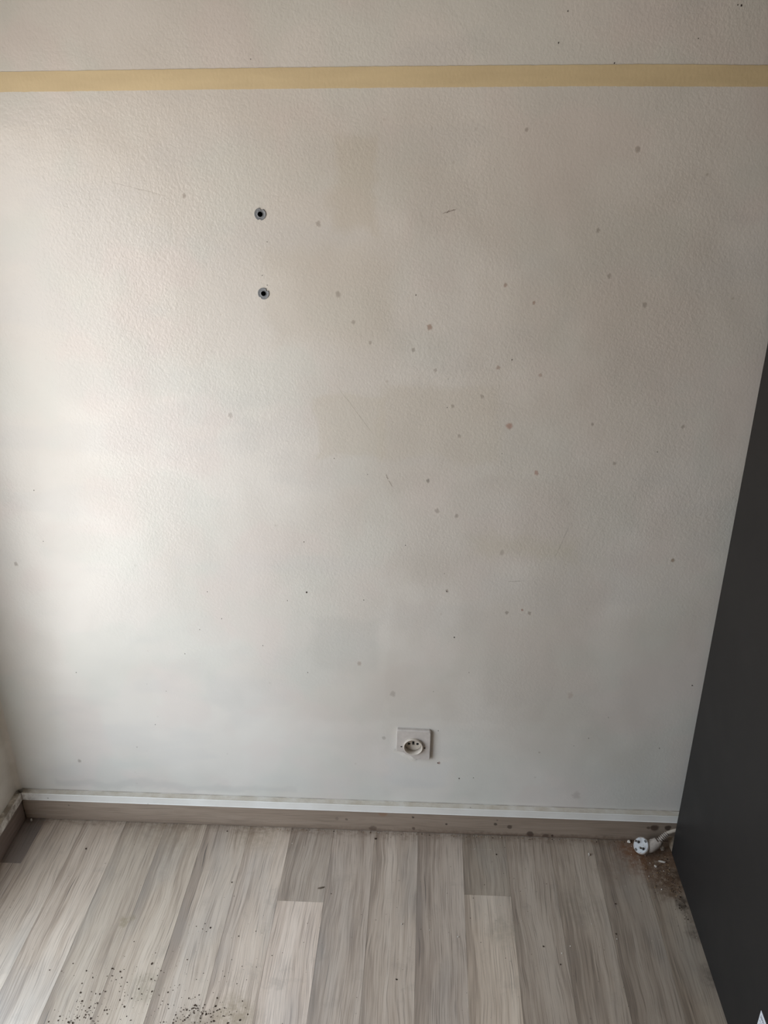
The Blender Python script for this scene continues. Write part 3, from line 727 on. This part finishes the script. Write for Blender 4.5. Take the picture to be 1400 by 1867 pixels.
# ------------------------------------------------------------ mains plug with its cable
pc = Vector((0.5148, -0.0530, 0.0285)); nrm = Vector((-0.61, -0.44, 0.66)).normalized()
ea, eb, _ = frame_of(nrm)       # ea horizontal, eb uphill in the face plane
plug = empty('mains_plug', (pc.x, pc.y, 0))
def plug_part(name, bm, mat, par=None, smooth=True, label=None):
    o = link_mesh(name, bm, mat, None, smooth, label=label); o.parent = par or plug
    o.matrix_parent_inverse = Matrix.Translation(plug.location).inverted() if par is None else Matrix.Identity(4); return o
neck0 = pc - nrm*0.012
P1, P2, P3, P4 = Vector((0.5390, -0.0510, 0.0250)), Vector((0.5545, -0.0470, 0.0340)), Vector((0.5670, -0.0410, 0.0445)), Vector((0.5785, -0.0355, 0.0525))
bm = bmesh.new()
lathe(bm, [(0.0176, -0.0008), (0.0192, -0.0012), (0.0198, -0.006), (0.0196, -0.012), (0.0172, -0.018), (0.0120, -0.0205), (0.005, -0.0215)], pc, nrm, 48)
tube(bm, spline([neck0 + Vector((0.004, 0.001, 0)), P1, P2, P2 + (P3-P2)*0.12], 6), None, 24,
     ell=[(0.0160 - 0.0062*(i/18)**1.1, 0.0160 - 0.0066*(i/18)**1.1) for i in range(19)])
body = plug_part('body', bm, M_plug_body)
rm = body.modifiers.new('merge', 'REMESH'); rm.mode = 'VOXEL'; rm.voxel_size = 0.0007; rm.use_smooth_shade = True
sm = body.modifiers.new('soften', 'SMOOTH'); sm.factor = 0.6; sm.iterations = 6
# face with its raised inner disc and two key notches in the rim
bm = bmesh.new(); seg = 72; rings = []
def rim(a, r):
    for na in (0.0, math.pi):     # earth clip notches lie across the pins
        if abs((a-na+math.pi) % (2*math.pi)-math.pi) < 0.13: return r-0.0022
    return r
for r, h in ((0.0180, -0.0030), (0.0181, -0.0004), (0.0174, 0.0004), (0.0158, 0.0004), (0.0155, 0.0001), (0.0006, 0.0001)):
    rings.append([bm.verts.new(pc + nrm*h + ea*(rim(2*math.pi*i/seg+0.95, r)*math.cos(2*math.pi*i/seg)) + eb*(rim(2*math.pi*i/seg+0.95, r)*math.sin(2*math.pi*i/seg))) for i in range(seg)])
for k in range(len(rings)-1):
    for i in range(seg): bm.faces.new((rings[k][i], rings[k][(i+1) % seg], rings[k+1][(i+1) % seg], rings[k+1][i]))
bm.faces.new(rings[-1]); bmesh.ops.recalc_face_normals(bm, faces=bm.faces)
plug_part('face', bm, M_plug_face, smooth=False, label='bright white round plug face')
pa = math.radians(PA)                    # direction of the pin pair within the face
pd = ea*math.cos(pa) + eb*math.sin(pa)
for s in (-1, 1):
    bm = bmesh.new(); o0 = pc + pd*(s*0.0095)
    lathe(bm, [(0.0033, 0.0), (0.0033, 0.0006)], o0, nrm, 20)
    plug_part('pin_seat', bm, M_hole)
    bm = bmesh.new(); lathe(bm, [(0.0024, 0.0), (0.0024, 0.0175), (0.0018, 0.019)], o0, nrm, 20)
    plug_part('pin', bm, M_metal)
qd = nrm.cross(pd).normalized()
for s in (-1, 1):
    bm = bmesh.new(); c0 = pc + qd*(s*0.0150)
    def corner(u, v, h): return c0 + pd*u + qd*v + nrm*h
    vs = [bm.verts.new(corner(u, v, h)) for h in (-0.004, 0.0012) for u, v in ((-0.003, -0.0018), (0.003, -0.0018), (0.003, 0.0022), (-0.003, 0.0022))]
    for q in ((0,3,2,1),(4,5,6,7),(0,1,5,4),(1,2,6,5),(2,3,7,6),(3,0,4,7)): bm.faces.new([vs[i] for i in q])
    plug_part('earth_contact', bm, M_clip, smooth=False)
# strain relief: ribs on a slimmer core
bm = bmesh.new(); core = spline([P2, P3, P4], 8); tube(bm, core, [0.0046 - 0.0004*i/(len(core)-1) for i in range(len(core))], 16)
for i in range(1, 15, 2):
    p = core[i]; t = (core[i+1]-core[i-1]).normalized(); r = 0.0080 - 0.0018*i/14
    lathe(bm, [(r-0.0005, -0.0011), (r, -0.0006), (r, 0.0006), (r-0.0005, 0.0011)], p, t, 20)
plug_part('strain_relief', bm, M_plug_body, smooth=False, label='ribbed strain relief between plug and cable')
bm = bmesh.new(); path = spline([P4 - (P4-P3)*0.3, P4, (0.594, -0.0330, 0.0580), (0.615, -0.0310, 0.0585), (0.66, -0.0305, 0.050), (0.74, -0.031, 0.025), (0.82, -0.031, 0.008), (0.95, -0.031, 0.0048), (1.30, -0.031, 0.0048)], 10)
tube(bm, path, [0.0042]*len(path), 16)
plug_part('cable', bm, M_cable)
tag(plug, 'white mains plug on the floor in the corner, its cable running behind the dark wardrobe', 'plug')

# ------------------------------------------------------------ loose pieces lying on the floor
bm = bmesh.new(); tri = [Vector((0.5815, -0.0300, 0.0346)), Vector((0.5990, -0.0300, 0.0340)), Vector((0.5965, -0.0360, 0.018)), Vector((0.5928, -0.0425, 0.0006)), Vector((0.5870, -0.0370, 0.012))]
off = Vector((0.0012, 0.003, 0.0)); f0 = [bm.verts.new(p) for p in tri]; f1 = [bm.verts.new(p+off) for p in tri]
bm.faces.new(f0); bm.faces.new(f1[::-1])
for i in range(5): bm.faces.new((f0[i], f0[(i+1) % 5], f1[(i+1) % 5], f1[i]))
bmesh.ops.recalc_face_normals(bm, faces=bm.faces)
sh = link_mesh('offcut', bm, M_shard)
tag(sh, 'beige stained pointed offcut leaning at the back corner of the dark wardrobe', 'offcut')

def piece(name, x, y, r, mat, label, cat, seed, flat=0.7, stretch=(1, 1), rot=0.0, z=0.0, group=None):
    bm = bmesh.new(); chunk(bm, (0, 0, 0), r, flat, seed, stretch, rot)
    lo = min(v.co.z for v in bm.verts)
    for v in bm.verts: v.co.z -= lo
    o = link_mesh(name, bm, mat); o.location = (x, y, z); tag(o, label, cat, group); return o
piece('plaster_chunk', 0.5610, -0.0730, .0052, M_crumb_w, 'elongated white plaster flake on the brown dirt just in front of the plug', 'plaster', 3, .5, (1.7, .7), -0.25)
piece('plaster_chunk', 0.5440, -0.0880, .0040, M_crumb_w, 'small white plaster chunk on the brown dirt, nearer the camera than the flake', 'plaster', 4, .8)
piece('plaster_chunk', 0.5490, -0.0172, .0052, M_crumb_w, 'pointed pale plaster chunk against the skirting behind the plug', 'plaster', 8, 1.9, (.8, .7))
piece('plaster_chunk', 0.4985, -0.0175, .0050, M_crumb_w, 'pale plaster chunk by the skirting just left of the plug face', 'plaster', 9, .9)
piece('plaster_chunk', 0.5735, -0.0350, .0075, M_crumb_w, 'dusty grey-white plaster lump under the plug cable', 'plaster', 10, .7, (1.1, .8), 1.9)
piece('plaster_chunk', 0.3960, -0.0610, .0034, M_crumb_w, 'lone white plaster crumb on the floor left of the plug near the skirting', 'plaster', 12, 1.1, (.8, 1.4))
piece('wood_splinter', -0.2240, -0.1850, .0052, simple('splinter', L(110, 96, 82), 0.8), 'dark grey-brown splinter on the short dark floor strip', 'splinter', 13, .4, (1.7, .5), 0.35)
piece('plaster_chunk', -0.9700, -0.0190, .0038, M_crumb_w, 'tiny white plaster crumb in the far left corner by the skirting', 'plaster', 14, 1.2, (.8, .8))

DEB = bmesh.new()
def scatter(pts, slot, flat=0.55):
    n0 = len(DEB.faces)
    for x, y, r in pts: chunk(DEB, (x, y, 0.0), r, flat, None, (1, 0.5+random.random()*0.7))
    DEB.faces.ensure_lookup_table()
    for f in DEB.faces[n0:]: f.material_index = slot
def cloud(n, cx, cy, sx_, sy_, r0, r1):
    out = []
    while len(out) < n:
        x, y = random.gauss(cx, sx_), random.gauss(cy, sy_)
        if -0.97 < x < 0.585 and -1.2 < y < -0.017: out.append((x, y, r0+(r1-r0)*random.random()**2))
    return out
dark = [(-0.2,-0.20,.0016),(0.178,-0.070,.0022),(0.4314,-0.1957,.0024),(0.4176,-0.2723,.0018),(-0.4747,-0.03,.0020),(0.26,-0.31,.0018),(0.29,-0.35,.0018),(-0.11,-0.036,.0026),(-0.55,-0.39,.003),(-0.80,-0.10,.0028),(-0.6279,-0.4046,.003),(-0.45,-0.30,.0022),(-0.43,-0.18,.0018),(-0.045,-0.40,.0022)]
dark += cloud(170, -0.60, -0.47, .06, .05, .0005, .0021) + cloud(60, -0.65, -0.51, .02, .02, .0008, .0026) + cloud(110, -0.42, -0.50, .04, .02, .0006, .0026) + cloud(120, -0.45, -0.42, .09, .07, .0004, .0016)
dark += cloud(60, -0.3, -0.35, .35, .2, .0004, .0012) + cloud(60, 0.58, -0.17, .012, .05, .0006, .0022) + cloud(50, 0.56, -0.12, .03, .04, .0005, .0015)
dark += cloud(70, 0.3, -0.25, .2, .15, .0003, .0011) + [(x, random.uniform(-0.021, -0.016), random.uniform(.0005, .0015)) for x in np.linspace(-0.3, 0.5, 60) + rng.normal(0, .01, 60)]
dark += [(-0.42+0.045*math.cos(a)*random.uniform(.5, 1.3), -0.500+0.022*random.uniform(.5, 1.3)*math.sin(a), random.uniform(.0008, .0018)) for a in np.linspace(0.3, 3.3, 30)]
scatter(dark, 0)
tan = cloud(150, 0.545, -0.09, .028, .035, .0004, .0016) + [(x, random.uniform(-0.020, -0.0155), random.uniform(.0005, .0014)) for x in np.linspace(-0.42, 0.5, 90) + rng.normal(0, .012, 90)] + cloud(30, 0.575, -0.15, .01, .02, .0006, .0016)
scatter(tan, 1)
white = [(0.5225,-0.1168,.0014),(0.5424,-0.1522,.0020),(0.5861,-0.2733,.0013),(-0.0383,-0.2705,.0024),(0.0221,-0.2825,.0017),(0.0815,-0.2956,.0022),(0.3166,-0.3062,.0018),(0.2959,-0.3239,.0016),(0.1569,-0.0985,.0008),(-0.4747,-0.3097,.0015),(0.20,-0.25,.0013),(0.22,-0.25,.0013),(0.37,-0.25,.0018),(0.4176,-0.285,.0018),(0.49,-0.285,.0014),(0.5012,-0.030,.0018),(0.56,-0.10,.0014),(-0.31,-0.06,.0014),(-0.28,-0.07,.0012),(0.165,-0.056,.0017),(0.128,-0.056,.0012)]
white += [(x, -0.056+random.gauss(0, .0006), .0005) for x in np.linspace(0.118, 0.165, 14)]
white += cloud(50, 0.3, -0.3, .2, .15, .0003, .0009) + cloud(40, 0.54, -0.09, .03, .04, .0004, .0013) + [(x, random.uniform(-0.019, -0.0155), random.uniform(.0005, .0014)) for x in rng.uniform(-0.45, 0.4, 45)] + cloud(20, -0.5, -0.25, .2, .15, .0003, .0008)
scatter(white, 2)
deb = link_mesh('loose_debris', DEB, M_crumb_b, kind='stuff')
deb.data.materials.append(M_crumb_t); deb.data.materials.append(M_crumb_w)
tag(deb, 'loose brown, tan and white crumbs of dirt and plaster strewn over the laminate floor', 'debris')
